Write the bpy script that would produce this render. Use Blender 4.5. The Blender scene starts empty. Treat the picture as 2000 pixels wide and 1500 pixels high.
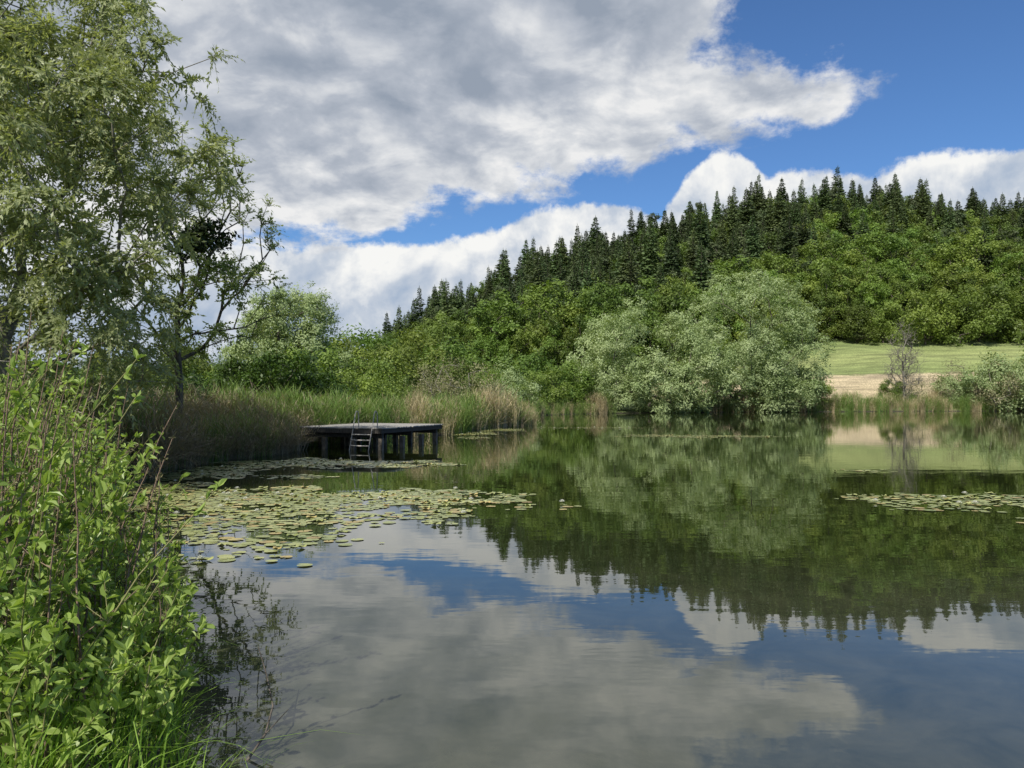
import bpy, math, numpy as np
from mathutils import Vector
rng = np.random.default_rng(7)
scene = bpy.context.scene
scene.view_settings.view_transform = 'Standard'
try: scene.view_settings.look = 'None'
except Exception: pass
scene.view_settings.exposure = 0

# ------------------------------------------------------------------ helpers
def sstep(a, b, x):
    t = np.clip((x - a) / (b - a), 0, 1); return t * t * (3 - 2 * t)
def norm(a):
    return a / np.maximum(np.linalg.norm(a, axis=-1, keepdims=True), 1e-9)
def link(o):
    scene.collection.objects.link(o); return o
def mesh_from(name, parts, mats):
    """parts: (V, Q, matindex, v) -> one quad mesh"""
    Vs, Qs, Ms, As = [], [], [], []
    off = 0
    for V, Q, m, a in parts:
        if len(Q) == 0: continue
        Vs.append(V); Qs.append(Q + off); off += len(V)
        Ms.append(np.broadcast_to(np.asarray(m, dtype=np.int32), (len(Q),)))
        As.append(np.broadcast_to(np.asarray(a, dtype=np.float32), (len(Q),)))
    V = np.concatenate(Vs); Q = np.concatenate(Qs); Mi = np.concatenate(Ms); A = np.concatenate(As)
    me = bpy.data.meshes.new(name)
    me.vertices.add(len(V)); me.vertices.foreach_set('co', V.astype(np.float32).ravel())
    me.loops.add(Q.size); me.loops.foreach_set('vertex_index', Q.astype(np.int32).ravel())
    me.polygons.add(len(Q))
    me.polygons.foreach_set('loop_start', np.arange(0, Q.size, 4, dtype=np.int32))
    me.polygons.foreach_set('material_index', Mi)
    me.polygons.foreach_set('use_smooth', (Mi == 0))
    at = me.attributes.new('v', 'FLOAT', 'FACE'); at.data.foreach_set('value', A.astype(np.float32))
    for m in mats: me.materials.append(m)
    me.update(calc_edges=True); me.validate()
    return me
def obj(name, me, loc=(0, 0, 0), rot=(0, 0, 0), sc=1):
    o = bpy.data.objects.new(name, me); o.location = loc; o.rotation_euler = rot
    o.scale = (sc, sc, sc) if not hasattr(sc, '__len__') else sc
    return link(o)
def tubes(p0, p1, r0, r1, k=5):
    n = len(p0); d = norm(p1 - p0)
    up = np.tile([0.0, 0.0, 1.0], (n, 1)); up[np.abs(d[:, 2]) > 0.9] = [1, 0, 0]
    a = norm(np.cross(d, up)); b = np.cross(d, a)
    th = np.arange(k) * 2 * np.pi / k
    c = np.cos(th)[None, :, None]; s = np.sin(th)[None, :, None]
    ring = a[:, None] * c + b[:, None] * s
    V = np.concatenate([p0[:, None] + ring * r0[:, None, None], p1[:, None] + ring * r1[:, None, None]], axis=1).reshape(-1, 3)
    i = np.arange(k); j = (i + 1) % k
    q = np.stack([i, j, j + k, i + k], 1)
    Q = (q[None] + (np.arange(n) * 2 * k)[:, None, None]).reshape(-1, 4)
    return V, Q
def leaves(pos, d, nr, L, W):
    d = norm(d); s = norm(np.cross(d, nr)); L = L[:, None]; W = W[:, None]
    V = np.stack([pos, pos + d * L * .45 + s * W * .5, pos + d * L, pos + d * L * .45 - s * W * .5], 1).reshape(-1, 3)
    return V, np.arange(len(pos) * 4).reshape(-1, 4)
def leaves6(pos, d, nr, L, W, fold=.25):
    d = norm(d); s = norm(np.cross(d, nr)); n = np.cross(s, d); L = L[:, None]; W = W[:, None]
    f = n * W * fold; tip = pos + d * L - n * L * .12
    V = np.stack([pos, tip,
                  pos + d * L * .3 + s * W * .45 + f, pos + d * L * .68 + s * W * .36 + f,
                  pos + d * L * .3 - s * W * .45 + f, pos + d * L * .68 - s * W * .36 + f], 1).reshape(-1, 3)
    b = (np.arange(len(pos)) * 6)[:, None]
    q1 = b + np.array([[0, 1, 3, 2]]); q2 = b + np.array([[0, 4, 5, 1]])
    return V, np.concatenate([q1, q2])
def rdir(n, zb=0.0):
    a = rng.normal(size=(n, 3)); a[:, 2] += zb; return norm(a)

# ------------------------------------------------------------------ materials
def new_mat(name):
    m = bpy.data.materials.new(name); m.use_nodes = True
    nt = m.node_tree; nt.nodes.clear()
    out = nt.nodes.new('ShaderNodeOutputMaterial'); return m, nt, out
def leaf_mat(name, c1, c2, trans=.3, rough=.5, rnd=.3, hue=.03, spec=.3):
    m, nt, out = new_mat(name); N = nt.nodes.new; L = nt.links.new
    at = N('ShaderNodeAttribute'); at.attribute_name = 'v'
    mx = N('ShaderNodeMix'); mx.data_type = 'RGBA'
    mx.inputs[6].default_value = (*c1, 1); mx.inputs[7].default_value = (*c2, 1)
    L(at.outputs['Fac'], mx.inputs[0])
    oi = N('ShaderNodeObjectInfo'); hs = N('ShaderNodeHueSaturation')
    a = N('ShaderNodeMath'); a.operation = 'MULTIPLY_ADD'; L(oi.outputs['Random'], a.inputs[0]); a.inputs[1].default_value = hue; a.inputs[2].default_value = .5 - hue / 2
    w = N('ShaderNodeTexWhiteNoise'); w.noise_dimensions = '1D'; L(oi.outputs['Random'], w.inputs['W'])
    b = N('ShaderNodeMath'); b.operation = 'MULTIPLY_ADD'; L(w.outputs['Value'], b.inputs[0]); b.inputs[1].default_value = rnd * 2; b.inputs[2].default_value = 1 - rnd
    L(a.outputs[0], hs.inputs['Hue']); L(b.outputs[0], hs.inputs['Value']); L(mx.outputs[2], hs.inputs['Color'])
    p = N('ShaderNodeBsdfPrincipled'); p.inputs['Roughness'].default_value = rough; p.inputs['Specular IOR Level'].default_value = spec
    t = N('ShaderNodeBsdfTranslucent'); ms = N('ShaderNodeMixShader'); ms.inputs[0].default_value = trans
    g = N('ShaderNodeMix'); g.data_type = 'RGBA'; g.blend_type = 'MULTIPLY'; g.inputs[0].default_value = 1; g.inputs[7].default_value = (1.35, 1.4, .6, 1)
    L(hs.outputs[0], g.inputs[6]); L(g.outputs[2], t.inputs[0]); L(hs.outputs[0], p.inputs['Base Color'])
    L(p.outputs[0], ms.inputs[1]); L(t.outputs[0], ms.inputs[2]); L(ms.outputs[0], out.inputs[0])
    return m
def noise_mat(name, c1, c2, scale=5, rough=.85, bump=.3, stretch=(1, 1, 1), metal=0):
    m, nt, out = new_mat(name); N = nt.nodes.new; L = nt.links.new
    tc = N('ShaderNodeTexCoord'); mp = N('ShaderNodeMapping'); mp.inputs['Scale'].default_value = stretch
    L(tc.outputs['Object'], mp.inputs[0])
    n = N('ShaderNodeTexNoise'); n.inputs['Scale'].default_value = scale; n.inputs['Detail'].default_value = 6
    L(mp.outputs[0], n.inputs['Vector'])
    r = N('ShaderNodeValToRGB'); r.color_ramp.elements[0].position = .35; r.color_ramp.elements[1].position = .68
    r.color_ramp.elements[0].color = (*c1, 1); r.color_ramp.elements[1].color = (*c2, 1)
    L(n.outputs[0], r.inputs[0])
    p = N('ShaderNodeBsdfPrincipled'); p.inputs['Roughness'].default_value = rough; p.inputs['Metallic'].default_value = metal
    b = N('ShaderNodeBump'); b.inputs['Strength'].default_value = bump; b.inputs['Distance'].default_value = .02
    L(n.outputs[0], b.inputs['Height']); L(b.outputs[0], p.inputs['Normal'])
    L(r.outputs[0], p.inputs['Base Color']); L(p.outputs[0], out.inputs[0]); return m

bark = noise_mat('bark', (.05, .042, .034), (.16, .135, .11), 9, .9, .6, (1, 1, .3))
bark_pale = noise_mat('bark_pale', (.12, .11, .09), (.28, .26, .22), 9, .9, .5, (1, 1, .3))
m_willow_near = leaf_mat('willow_leaf_near', (.26, .33, .13), (.52, .58, .33), .4, .42)
m_willow = leaf_mat('willow_leaf', (.22, .30, .115), (.42, .49, .26), .3, .5, .06, .01)
m_locust = leaf_mat('locust_leaf', (.26, .34, .09), (.46, .54, .20), .42)
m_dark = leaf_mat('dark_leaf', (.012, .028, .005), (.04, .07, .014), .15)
m_broad = leaf_mat('broadleaf_leaf', (.085, .135, .024), (.20, .275, .058), .3, .5, .38, .035)
m_spruce = leaf_mat('spruce_needle', (.036, .060, .020), (.095, .135, .046), .15, .6, .40, .04)
m_pine = leaf_mat('pine_needle', (.050, .072, .030), (.12, .155, .068), .15, .6, .30, .03)
m_shrub = leaf_mat('shrub_leaf', (.12, .185, .035), (.26, .35, .08), .35, .45, .25, .02)
m_bushdark = leaf_mat('dark_bush_leaf', (.025, .055, .008), (.07, .13, .018), .25, .45, .2, .02)
m_fore = leaf_mat('foreground_leaf', (.20, .30, .055), (.44, .56, .16), .4, .38, .1, .01, .5)
m_twiggy = leaf_mat('twig_leaf', (.16, .16, .075), (.32, .31, .17), .2)
m_reed_g = leaf_mat('reed_green', (.09, .16, .03), (.23, .32, .09), .3, .5, .25, .03)
m_reed_d = leaf_mat('reed_dry', (.28, .24, .13), (.56, .47, .30), .2, .6, .25, .01)
m_reed_b = leaf_mat('reed_brown', (.13, .105, .07), (.36, .30, .20), .2, .6, .25, .01)
m_grass = leaf_mat('grass_blade', (.16, .29, .03), (.34, .50, .09), .4, .4, .2, .02)
m_pad = leaf_mat('lily_pad_leaf', (.17, .21, .06), (.42, .43, .17), 0.0, .32, .0, .0, .5)
m_pad2 = leaf_mat('lily_pad_old_leaf', (.28, .20, .08), (.50, .42, .16), 0.0, .4, .0, .0, .5)
m_petal = leaf_mat('lily_petal', (.75, .75, .68), (.85, .85, .8), .1)

# ------------------------------------------------------------------ lake + terrain
LAKE = np.array([(-1.2,3.0),(-1.9,4.2),(-2.4,5.3),(-3.2,7),(-4.6,9.4),(-7,13.6),(-9.0,17),(-10.1,21.5),(-9.8,25),(-8.6,28.6),
 (-9.0,32.5),(-7.8,38),(-3.9,43),(-2,52),(1.4,60),(.5,68),(1.5,80),(4,96),(10,106),(20,113),(32,119),(60,126),(91,134),(140,140),
 (170,110),(180,50),(150,-10),(80,-25),(25,-12),(8,0),(2,2)], float)
def lake_sd(X, Y):
    """+ on land, - in the lake"""
    X = np.asarray(X, float); Y = np.asarray(Y, float)
    dmin = np.full(X.shape, 1e9); inside = np.zeros(X.shape, bool)
    for i in range(len(LAKE)):
        ax, ay = LAKE[i]; bx, by = LAKE[(i + 1) % len(LAKE)]
        ex, ey = bx - ax, by - ay
        t = np.clip(((X - ax) * ex + (Y - ay) * ey) / (ex * ex + ey * ey), 0, 1)
        dmin = np.minimum(dmin, np.hypot(X - ax - t * ex, Y - ay - t * ey))
        c = ((ay > Y) != (by > Y)) & (X < (bx - ax) * (Y - ay) / (by - ay + 1e-12) + ax)
        inside ^= c
    return np.where(inside, -dmin, dmin)
RX = [-400, -150, -90, -50, -20, 10, 50, 80, 112, 144, 180, 220, 300, 500]
RZ = [2, 3, 5, 9, 23, 37, 49, 59, 63, 64, 58, 56, 50, 35]
SY = [120, 132, 141, 151, 187, 230, 300, 360, 500, 900, 1500]
SZ = [0, .02, .06, .105, .25, .52, 1, .95, .6, .3, .1]
def ground_z(X, Y):
    X = np.asarray(X, float); Y = np.asarray(Y, float)
    sd = lake_sd(X, Y)
    wob = .3 * np.sin(X * .21 + Y * .13) + .25 * np.sin(X * .083 - Y * .17 + 2)
    land = .12 + .45 * sstep(0, 4, sd) + .4 * sstep(4, 30, sd) * (1 + wob)
    hill = np.interp(X, RX, RZ) * np.interp(Y, SY, SZ) * sstep(0, 8, sd)
    hill = hill + (2.0 * np.sin(X * .06 + 1) * np.sin(Y * .05) + 1.3 * np.sin(X * .17 + Y * .08)) * sstep(200, 260, Y)
    return np.where(sd > 0, np.minimum(sd * .5, land) + hill, np.maximum(sd * .35, -1.6))

def axis(segs):
    out = []
    for a, b, s in segs: out += list(np.arange(a, b, s))
    return np.array(out + [segs[-1][1]])
gx = axis([(-4000, -400, 300), (-400, -60, 10), (-60, -14, 2), (-14, 6, .4), (6, 100, 2), (100, 400, 8), (400, 4000, 300)])
gy = axis([(-4000, -100, 300), (-100, 0, 8), (0, 45, .5), (45, 200, 1.5), (200, 420, 5), (420, 900, 40), (900, 5000, 400)])
GX, GY = np.meshgrid(gx, gy)
GZ = ground_z(GX, GY)
V = np.stack([GX, GY, GZ], -1).reshape(-1, 3)
nx, ny = len(gx), len(gy)
ii, jj = np.meshgrid(np.arange(nx - 1), np.arange(ny - 1))
b0 = (jj * nx + ii).ravel(); Q = np.stack([b0, b0 + 1, b0 + nx + 1, b0 + nx], 1)
m, nt, out = new_mat('ground_cover'); N = nt.nodes.new; L = nt.links.new
geo = N('ShaderNodeNewGeometry'); sp = N('ShaderNodeSeparateXYZ'); L(geo.outputs['Position'], sp.inputs[0])
nz = N('ShaderNodeTexNoise'); nz.inputs['Scale'].default_value = .35; nz.inputs['Detail'].default_value = 9; nz.inputs['Roughness'].default_value = .65
L(geo.outputs['Position'], nz.inputs['Vector'])
n2 = N('ShaderNodeTexNoise'); n2.inputs['Scale'].default_value = 4; n2.inputs['Detail'].default_value = 6
L(geo.outputs['Position'], n2.inputs['Vector'])
mpa = N('ShaderNodeMapping'); mpa.inputs['Scale'].default_value = (.12, .45, 1); mpa.inputs['Rotation'].default_value = (0, 0, .12); L(geo.outputs['Position'], mpa.inputs[0])
n3 = N('ShaderNodeTexNoise'); n3.inputs['Scale'].default_value = 1.0; n3.inputs['Detail'].default_value = 7; L(mpa.outputs[0], n3.inputs['Vector'])
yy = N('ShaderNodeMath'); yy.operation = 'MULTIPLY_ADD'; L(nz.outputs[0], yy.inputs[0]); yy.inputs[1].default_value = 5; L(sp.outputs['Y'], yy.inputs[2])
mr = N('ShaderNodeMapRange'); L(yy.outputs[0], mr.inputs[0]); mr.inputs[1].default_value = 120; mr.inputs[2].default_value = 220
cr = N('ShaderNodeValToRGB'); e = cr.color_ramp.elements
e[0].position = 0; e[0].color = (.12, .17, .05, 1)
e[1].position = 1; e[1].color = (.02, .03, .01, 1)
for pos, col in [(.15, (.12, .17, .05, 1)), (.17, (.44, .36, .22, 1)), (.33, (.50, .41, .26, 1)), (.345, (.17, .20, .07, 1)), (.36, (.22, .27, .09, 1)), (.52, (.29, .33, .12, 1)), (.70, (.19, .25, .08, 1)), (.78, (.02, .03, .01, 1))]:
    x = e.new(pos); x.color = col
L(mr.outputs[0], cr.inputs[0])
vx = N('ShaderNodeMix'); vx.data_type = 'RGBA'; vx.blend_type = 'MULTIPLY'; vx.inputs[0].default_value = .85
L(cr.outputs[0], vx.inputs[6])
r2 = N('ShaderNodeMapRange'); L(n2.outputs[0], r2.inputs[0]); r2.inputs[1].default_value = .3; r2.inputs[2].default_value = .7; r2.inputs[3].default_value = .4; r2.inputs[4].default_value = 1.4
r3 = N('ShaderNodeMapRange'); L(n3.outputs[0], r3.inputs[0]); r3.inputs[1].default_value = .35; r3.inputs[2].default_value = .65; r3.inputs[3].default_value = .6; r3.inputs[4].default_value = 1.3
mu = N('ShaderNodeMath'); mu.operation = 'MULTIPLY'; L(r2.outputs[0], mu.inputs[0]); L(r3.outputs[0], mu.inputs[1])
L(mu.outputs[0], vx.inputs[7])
lf = N('ShaderNodeMapRange'); L(sp.outputs['X'], lf.inputs[0]); lf.inputs[1].default_value = 20; lf.inputs[2].default_value = 40
gcr = N('ShaderNodeValToRGB'); gcr.color_ramp.elements[0].position = .35; gcr.color_ramp.elements[1].position = .65
gcr.color_ramp.elements[0].color = (.06, .075, .025, 1); gcr.color_ramp.elements[1].color = (.15, .20, .06, 1); L(nz.outputs[0], gcr.inputs[0])
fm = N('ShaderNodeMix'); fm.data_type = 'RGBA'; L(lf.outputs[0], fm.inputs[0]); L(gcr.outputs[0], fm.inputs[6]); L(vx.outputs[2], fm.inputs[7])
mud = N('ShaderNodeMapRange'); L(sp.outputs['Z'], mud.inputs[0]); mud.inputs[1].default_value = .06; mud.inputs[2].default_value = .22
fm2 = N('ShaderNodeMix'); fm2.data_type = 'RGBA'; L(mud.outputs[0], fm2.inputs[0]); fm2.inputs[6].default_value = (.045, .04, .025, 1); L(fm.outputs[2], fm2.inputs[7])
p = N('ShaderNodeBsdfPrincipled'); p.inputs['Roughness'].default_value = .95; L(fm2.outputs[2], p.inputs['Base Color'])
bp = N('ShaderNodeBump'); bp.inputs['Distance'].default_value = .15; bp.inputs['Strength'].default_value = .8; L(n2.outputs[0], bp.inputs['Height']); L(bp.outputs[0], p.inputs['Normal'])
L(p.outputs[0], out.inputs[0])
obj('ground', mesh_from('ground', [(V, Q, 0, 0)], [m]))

# water
m, nt, out = new_mat('lake_water'); N = nt.nodes.new; L = nt.links.new
geo = N('ShaderNodeNewGeometry'); wsp = N('ShaderNodeSeparateXYZ'); L(geo.outputs['Position'], wsp.inputs[0])
mp = N('ShaderNodeMapping'); mp.inputs['Scale'].default_value = (.5, 1.3, 1); L(geo.outputs['Position'], mp.inputs[0])
na = N('ShaderNodeTexNoise'); na.inputs['Scale'].default_value = 1.1; na.inputs['Detail'].default_value = 3; L(mp.outputs[0], na.inputs['Vector'])
nb = N('ShaderNodeTexNoise'); nb.inputs['Scale'].default_value = 6.5; nb.inputs['Detail'].default_value = 2; L(mp.outputs[0], nb.inputs['Vector'])
nm = N('ShaderNodeTexNoise'); nm.inputs['Scale'].default_value = .12; nm.inputs['Detail'].default_value = 2; L(geo.outputs['Position'], nm.inputs['Vector'])
msk = N('ShaderNodeMapRange'); L(nm.outputs[0], msk.inputs[0]); msk.inputs[1].default_value = .42; msk.inputs[2].default_value = .68; msk.inputs[3].default_value = .15; msk.inputs[4].default_value = 1
mm = N('ShaderNodeMath'); mm.operation = 'MULTIPLY'; L(nb.outputs[0], mm.inputs[0]); L(msk.outputs[0], mm.inputs[1])
b1 = N('ShaderNodeBump'); b1.inputs['Strength'].default_value = 1; b1.inputs['Distance'].default_value = .0026; L(na.outputs[0], b1.inputs['Height'])
b2 = N('ShaderNodeBump'); b2.inputs['Strength'].default_value = 1; b2.inputs['Distance'].default_value = .0006; L(mm.outputs[0], b2.inputs['Height']); L(b1.outputs[0], b2.inputs['Normal'])
nc = N('ShaderNodeTexNoise'); nc.inputs['Scale'].default_value = 1.6; nc.inputs['Detail'].default_value = 8; nc.inputs['Roughness'].default_value = .68; nc.inputs['Distortion'].default_value = .5; L(geo.outputs['Position'], nc.inputs['Vector'])
def wramp(c1, c2):
    cr = N('ShaderNodeValToRGB'); cr.color_ramp.elements[0].position = .3; cr.color_ramp.elements[1].position = .7
    cr.color_ramp.elements[0].color = (*c1, 1); cr.color_ramp.elements[1].color = (*c2, 1); L(nc.outputs[0], cr.inputs[0]); return cr.outputs[0]
deep = wramp((.011, .016, .005), (.022, .029, .009)); shal = wramp((.036, .042, .026), (.085, .086, .056))
sh = N('ShaderNodeMapRange'); sh.interpolation_type = 'SMOOTHSTEP'; L(wsp.outputs['Y'], sh.inputs[0]); sh.inputs[1].default_value = 11; sh.inputs[2].default_value = 3.5
wm = N('ShaderNodeMix'); wm.data_type = 'RGBA'; L(sh.outputs[0], wm.inputs[0]); L(deep, wm.inputs[6]); L(shal, wm.inputs[7])
p = N('ShaderNodeBsdfPrincipled'); p.inputs['Roughness'].default_value = .01; p.inputs['IOR'].default_value = 1.68
L(wm.outputs[2], p.inputs['Base Color']); L(b2.outputs[0], p.inputs['Normal']); L(p.outputs[0], out.inputs[0])
wv = np.array([(-25, -30, 0), (190, -30, 0), (190, 150, 0), (-25, 150, 0)], float)
obj('lake_water', mesh_from('lake_water', [(wv, np.array([[0, 1, 2, 3]]), 0, 0)], [m]))

# ------------------------------------------------------------------ tree generator
def skeleton(base, trunk_top, centers, r_tip=.012, power=.5, seg=.7, wob=.06, penal=.6, straight=.35):
    base = np.array(base, float); top = np.array(trunk_top, float)
    nt_ = max(3, int(np.linalg.norm(top - base) / seg)); Lt = np.linalg.norm(top - base)
    P = [base + (top - base) * t + np.array([math.sin(t * 5) * .1, math.cos(t * 4) * .1, 0]) * (t * Lt * .3) for t in np.linspace(0, 1, nt_ + 1)]
    par = [-1] + list(range(nt_)); D = list(np.linspace(0, Lt, nt_ + 1))
    order = np.argsort(np.linalg.norm(centers - base, axis=1))
    tips = []
    for c in centers[order]:
        A = np.array(P); d = c - A
        dist = np.linalg.norm(d, axis=1)
        cost = dist + straight * np.array(D) + penal * np.maximum(0, A[:, 2] - c[2]) * 2 + np.where(np.arange(len(A)) < 2, 4, 0)
        k = int(np.argmin(cost)); n = max(1, int(dist[k] / seg)); a = A[k]; prev = k
        for i in range(1, n + 1):
            t = i / n; q = a + (c - a) * t
            q[2] += math.sin(t * math.pi) * dist[k] * .06
            if i < n: q = q + rng.normal(size=3) * wob * seg
            P.append(q); par.append(prev); D.append(D[k] + dist[k] * t); prev = len(P) - 1
        tips.append(prev)
    P = np.array(P); par = np.array(par); cnt = np.zeros(len(P))
    cnt[tips] = 1
    for i in range(len(P) - 1, 0, -1): cnt[par[i]] += cnt[i]
    cnt = np.maximum(cnt, 1); r = r_tip * cnt ** power
    i = np.arange(1, len(P))
    return tubes(P[par[1:]], P[i], np.minimum(r[par[1:]], r[i] * 1.35), r[i], 6), P
def in_ell(ells, n, bias=2.2):
    w = np.array([e[6] if len(e) > 6 else e[3] * e[4] * e[5] for e in ells]); w = w / w.sum()
    k = rng.choice(len(ells), n, p=w); E = np.array([e[:6] for e in ells])
    d = rdir(n); r = rng.random(n) ** (1 / (3 * bias))
    return E[k, :3] + d * E[k, 3:6] * r[:, None] * .97
def lobes(ells, n_lobe, lr, per, spread=.55):
    c = in_ell(ells, n_lobe, 3)
    R = rng.uniform(lr[0], lr[1], n_lobe)
    d = rdir(n_lobe * per, .25)
    k = np.repeat(np.arange(n_lobe), per)
    return c, c[k] + d * (R[k] * rng.uniform(spread, 1, len(k)))[:, None], k
def puff_leaves(cent, per, sig, L, W, mat, lobe_v=None, upb=.5, squash=.8, lobe_c=None):
    n = len(cent) * per; k = np.repeat(np.arange(len(cent)), per)
    off = rng.normal(size=(n, 3)) * sig; off[:, 2] *= squash
    pos = cent[k] + off
    nr = rdir(n, upb)
    if lobe_c is not None:
        nr = norm(norm(pos - lobe_c[k]) + rng.normal(size=(n, 3)) * .45 + np.array([0, 0, .35]))
    d = norm(rdir(n, -.3))
    V, Q = leaves(pos, np.cross(nr, d), nr, rng.uniform(*L, n), rng.uniform(*W, n))
    base = (lobe_v if lobe_v is not None else rng.random(len(cent)))[k]
    return V, Q, mat, np.clip(base * .6 + rng.random(n) * .4, 0, 1)
def strand_leaves(cent, strands, per, length, droop, L, W, mat, lobe_c=None, zb=.2, twig_r=.004, cv=None):
    ns = len(cent) * strands; kc = np.repeat(np.arange(len(cent)), strands)
    d = rdir(ns, zb)
    if lobe_c is not None: d = norm(d + norm(cent[kc] - lobe_c[kc]) * .8)
    ln = rng.uniform(*length, ns)
    ks = np.repeat(np.arange(ns), per); t = np.tile((np.arange(per) + .5) / per, ns) + rng.normal(size=ns * per) * .03
    T = t[:, None]; LN = ln[ks][:, None]
    pos = cent[kc][ks] + d[ks] * T * LN; pos[:, 2] -= droop * (t ** 2) * ln[ks]
    tan = d[ks].copy(); tan[:, 2] -= 2 * droop * t
    ld = norm(norm(tan) + rng.normal(size=pos.shape) * .45)
    n = len(pos); nr = rdir(n, .3)
    if lobe_c is not None:
        nr = norm(norm(pos - lobe_c[kc][ks]) + rng.normal(size=(n, 3)) * .45 + np.array([0, 0, .3]))
        ld = ld - nr * (ld * nr).sum(1, keepdims=True) * .85
    V, Q = leaves(pos, ld, nr, rng.uniform(*L, n), rng.uniform(*W, n))
    cv = (rng.random(len(cent)) if cv is None else cv)[kc][ks]
    v = np.clip(cv * .5 + rng.random(n) * .5, 0, 1)
    A = cent[kc]; B = A + d * ln[:, None] * .5; B[:, 2] -= droop * .25 * ln
    C = A + d * ln[:, None]; C[:, 2] -= droop * ln
    TV, TQ = [], []; off = 0
    for a, b, r0, r1 in [(A, B, 1.0, .8), (B, C, .8, .4)]:
        v_, q_ = tubes(a, b, np.full(ns, twig_r * r0), np.full(ns, twig_r * r1), 3)
        TV.append(v_); TQ.append(q_ + off); off += len(v_)
    return [(V, Q, mat, v), (np.concatenate(TV), np.concatenate(TQ), 0, .5)]

# ---- distant tree prototypes
def proto_broad(i, h=20, w=6.0, leafm=None, brk=None, nl=26, lsz=(.35, .65), per=9, n=22, low=.22, nm='broadleaf'):
    zc = h * (.5 + low / 2)
    ells = [(0, 0, zc, w * .75, w * .75, h * (.5 - low / 2)), (rng.normal() * w * .2, rng.normal() * w * .2, zc * .8, w, w, h * .28), (rng.normal() * w * .25, rng.normal() * w * .2, zc * 1.25, w * .6, w * .6, h * .2)]
    if nm == 'pine': ells = [(rng.normal() * .5, 0, h * .78, w * .8, w * .8, h * .2), (rng.normal() * w * .4, rng.normal() * w * .3, h * .62, w * .7, w * .7, h * .14)]
    c, cl, k = lobes(ells, nl, (w * .2, w * .36), per)
    (tv, tq), _ = skeleton((0, 0, -1), (0, 0, h * (.45 if nm != 'pine' else .7)), c, r_tip=.05, seg=1.5)
    lv = rng.random(nl)[k]
    me = mesh_from('%s_%d' % (nm, i), [(tv, tq, 0, 0), puff_leaves(cl, n, w * .085, lsz, (lsz[0] * .6, lsz[1] * .7), 1, lv, lobe_c=c[k])], [brk or bark, leafm or m_broad])
    return bpy.data.objects.new('proto_%s_%d' % (nm, i), me)
def proto_spruce(i, h=26, w=3.2, gappy=0.0):
    P0, P1, R0, R1, LP, LD, LN, LL, LW = [], [], [], [], [], [], [], [], []
    z = h * .06; lop = rng.normal(size=2) * .14
    while z < h * .975:
        t = (z / h - .06) / .94; r = w * (1 - t) ** .95 * rng.uniform(.7, 1.15) + .06
        nb_ = 10 if t < .75 else 7
        a0 = rng.random() * 6.28
        for j in range(nb_):
            if rng.random() < gappy: continue
            a = a0 + j * 6.283 / nb_ + rng.normal() * .25; rr = r * rng.uniform(.55, 1.25) * (1 + lop[0] * math.cos(a) + lop[1] * math.sin(a))
            d = np.array([math.cos(a), math.sin(a), 0.0]); b = np.array([0, 0, z])
            up = .55 * t - .25 * (1 - t)
            e_ = b + d * rr + np.array([0, 0, up * rr - .10 * rr])
            P0.append(b); P1.append(e_); R0.append(.05 * (1 - t) + .01); R1.append(.006)
            m_ = max(1, int(rr / .45)); f = min(1, .35 + rr * .45)
            for q in range(m_):
                s = (q + .7) / m_; pp = b + (e_ - b) * s
                for sd_ in (-1, 1):
                    sdv = np.array([-d[1], d[0], 0]) * sd_
                    LP.append(pp + rng.normal(size=3) * .08 * f); LD.append(d * .7 + sdv * .8 + np.array([0, 0, -.75 + 1.0 * t]) + rng.normal(size=3) * .2)
                    LN.append(np.array([0, 0, .6]) + d * .8 + rng.normal(size=3) * .35); LL.append(rng.uniform(.7, 1.2) * f); LW.append(rng.uniform(.38, .6) * f)
            LP.append(e_ - d * .4 * f); LD.append(d + np.array([0, 0, .1 + .6 * t])); LN.append(np.array([0, 0, 1.]) + rng.normal(size=3) * .3); LL.append(.8 * f); LW.append(.28 * f)
        z += rng.uniform(.42, .75) * (1 - .5 * t)
    for k_ in range(3):
        LP.append(np.array([0, 0, h - .9])); LD.append(np.array([0, 0, 1.])); LN.append(rdir(1)[0] * [1, 1, 0]); LL.append(1.2); LW.append(.16)
    tv, tq = tubes(np.array([[0, 0, -2.], [0, 0, h * .5]]), np.array([[0, 0, h * .5], [0, 0, h]]), np.array([.28, .14]), np.array([.14, .015]), 6)
    bv, bq = tubes(np.array(P0), np.array(P1), np.array(R0), np.array(R1), 3)
    V, Q = leaves(np.array(LP), np.array(LD), np.array(LN), np.array(LL), np.array(LW))
    me = mesh_from('spruce_%d' % i, [(tv, tq, 0, 0), (bv, bq, 0, 0), (V, Q, 1, rng.random(len(Q)))], [bark, m_spruce])
    return bpy.data.objects.new('proto_spruce_%d' % i, me)
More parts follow.
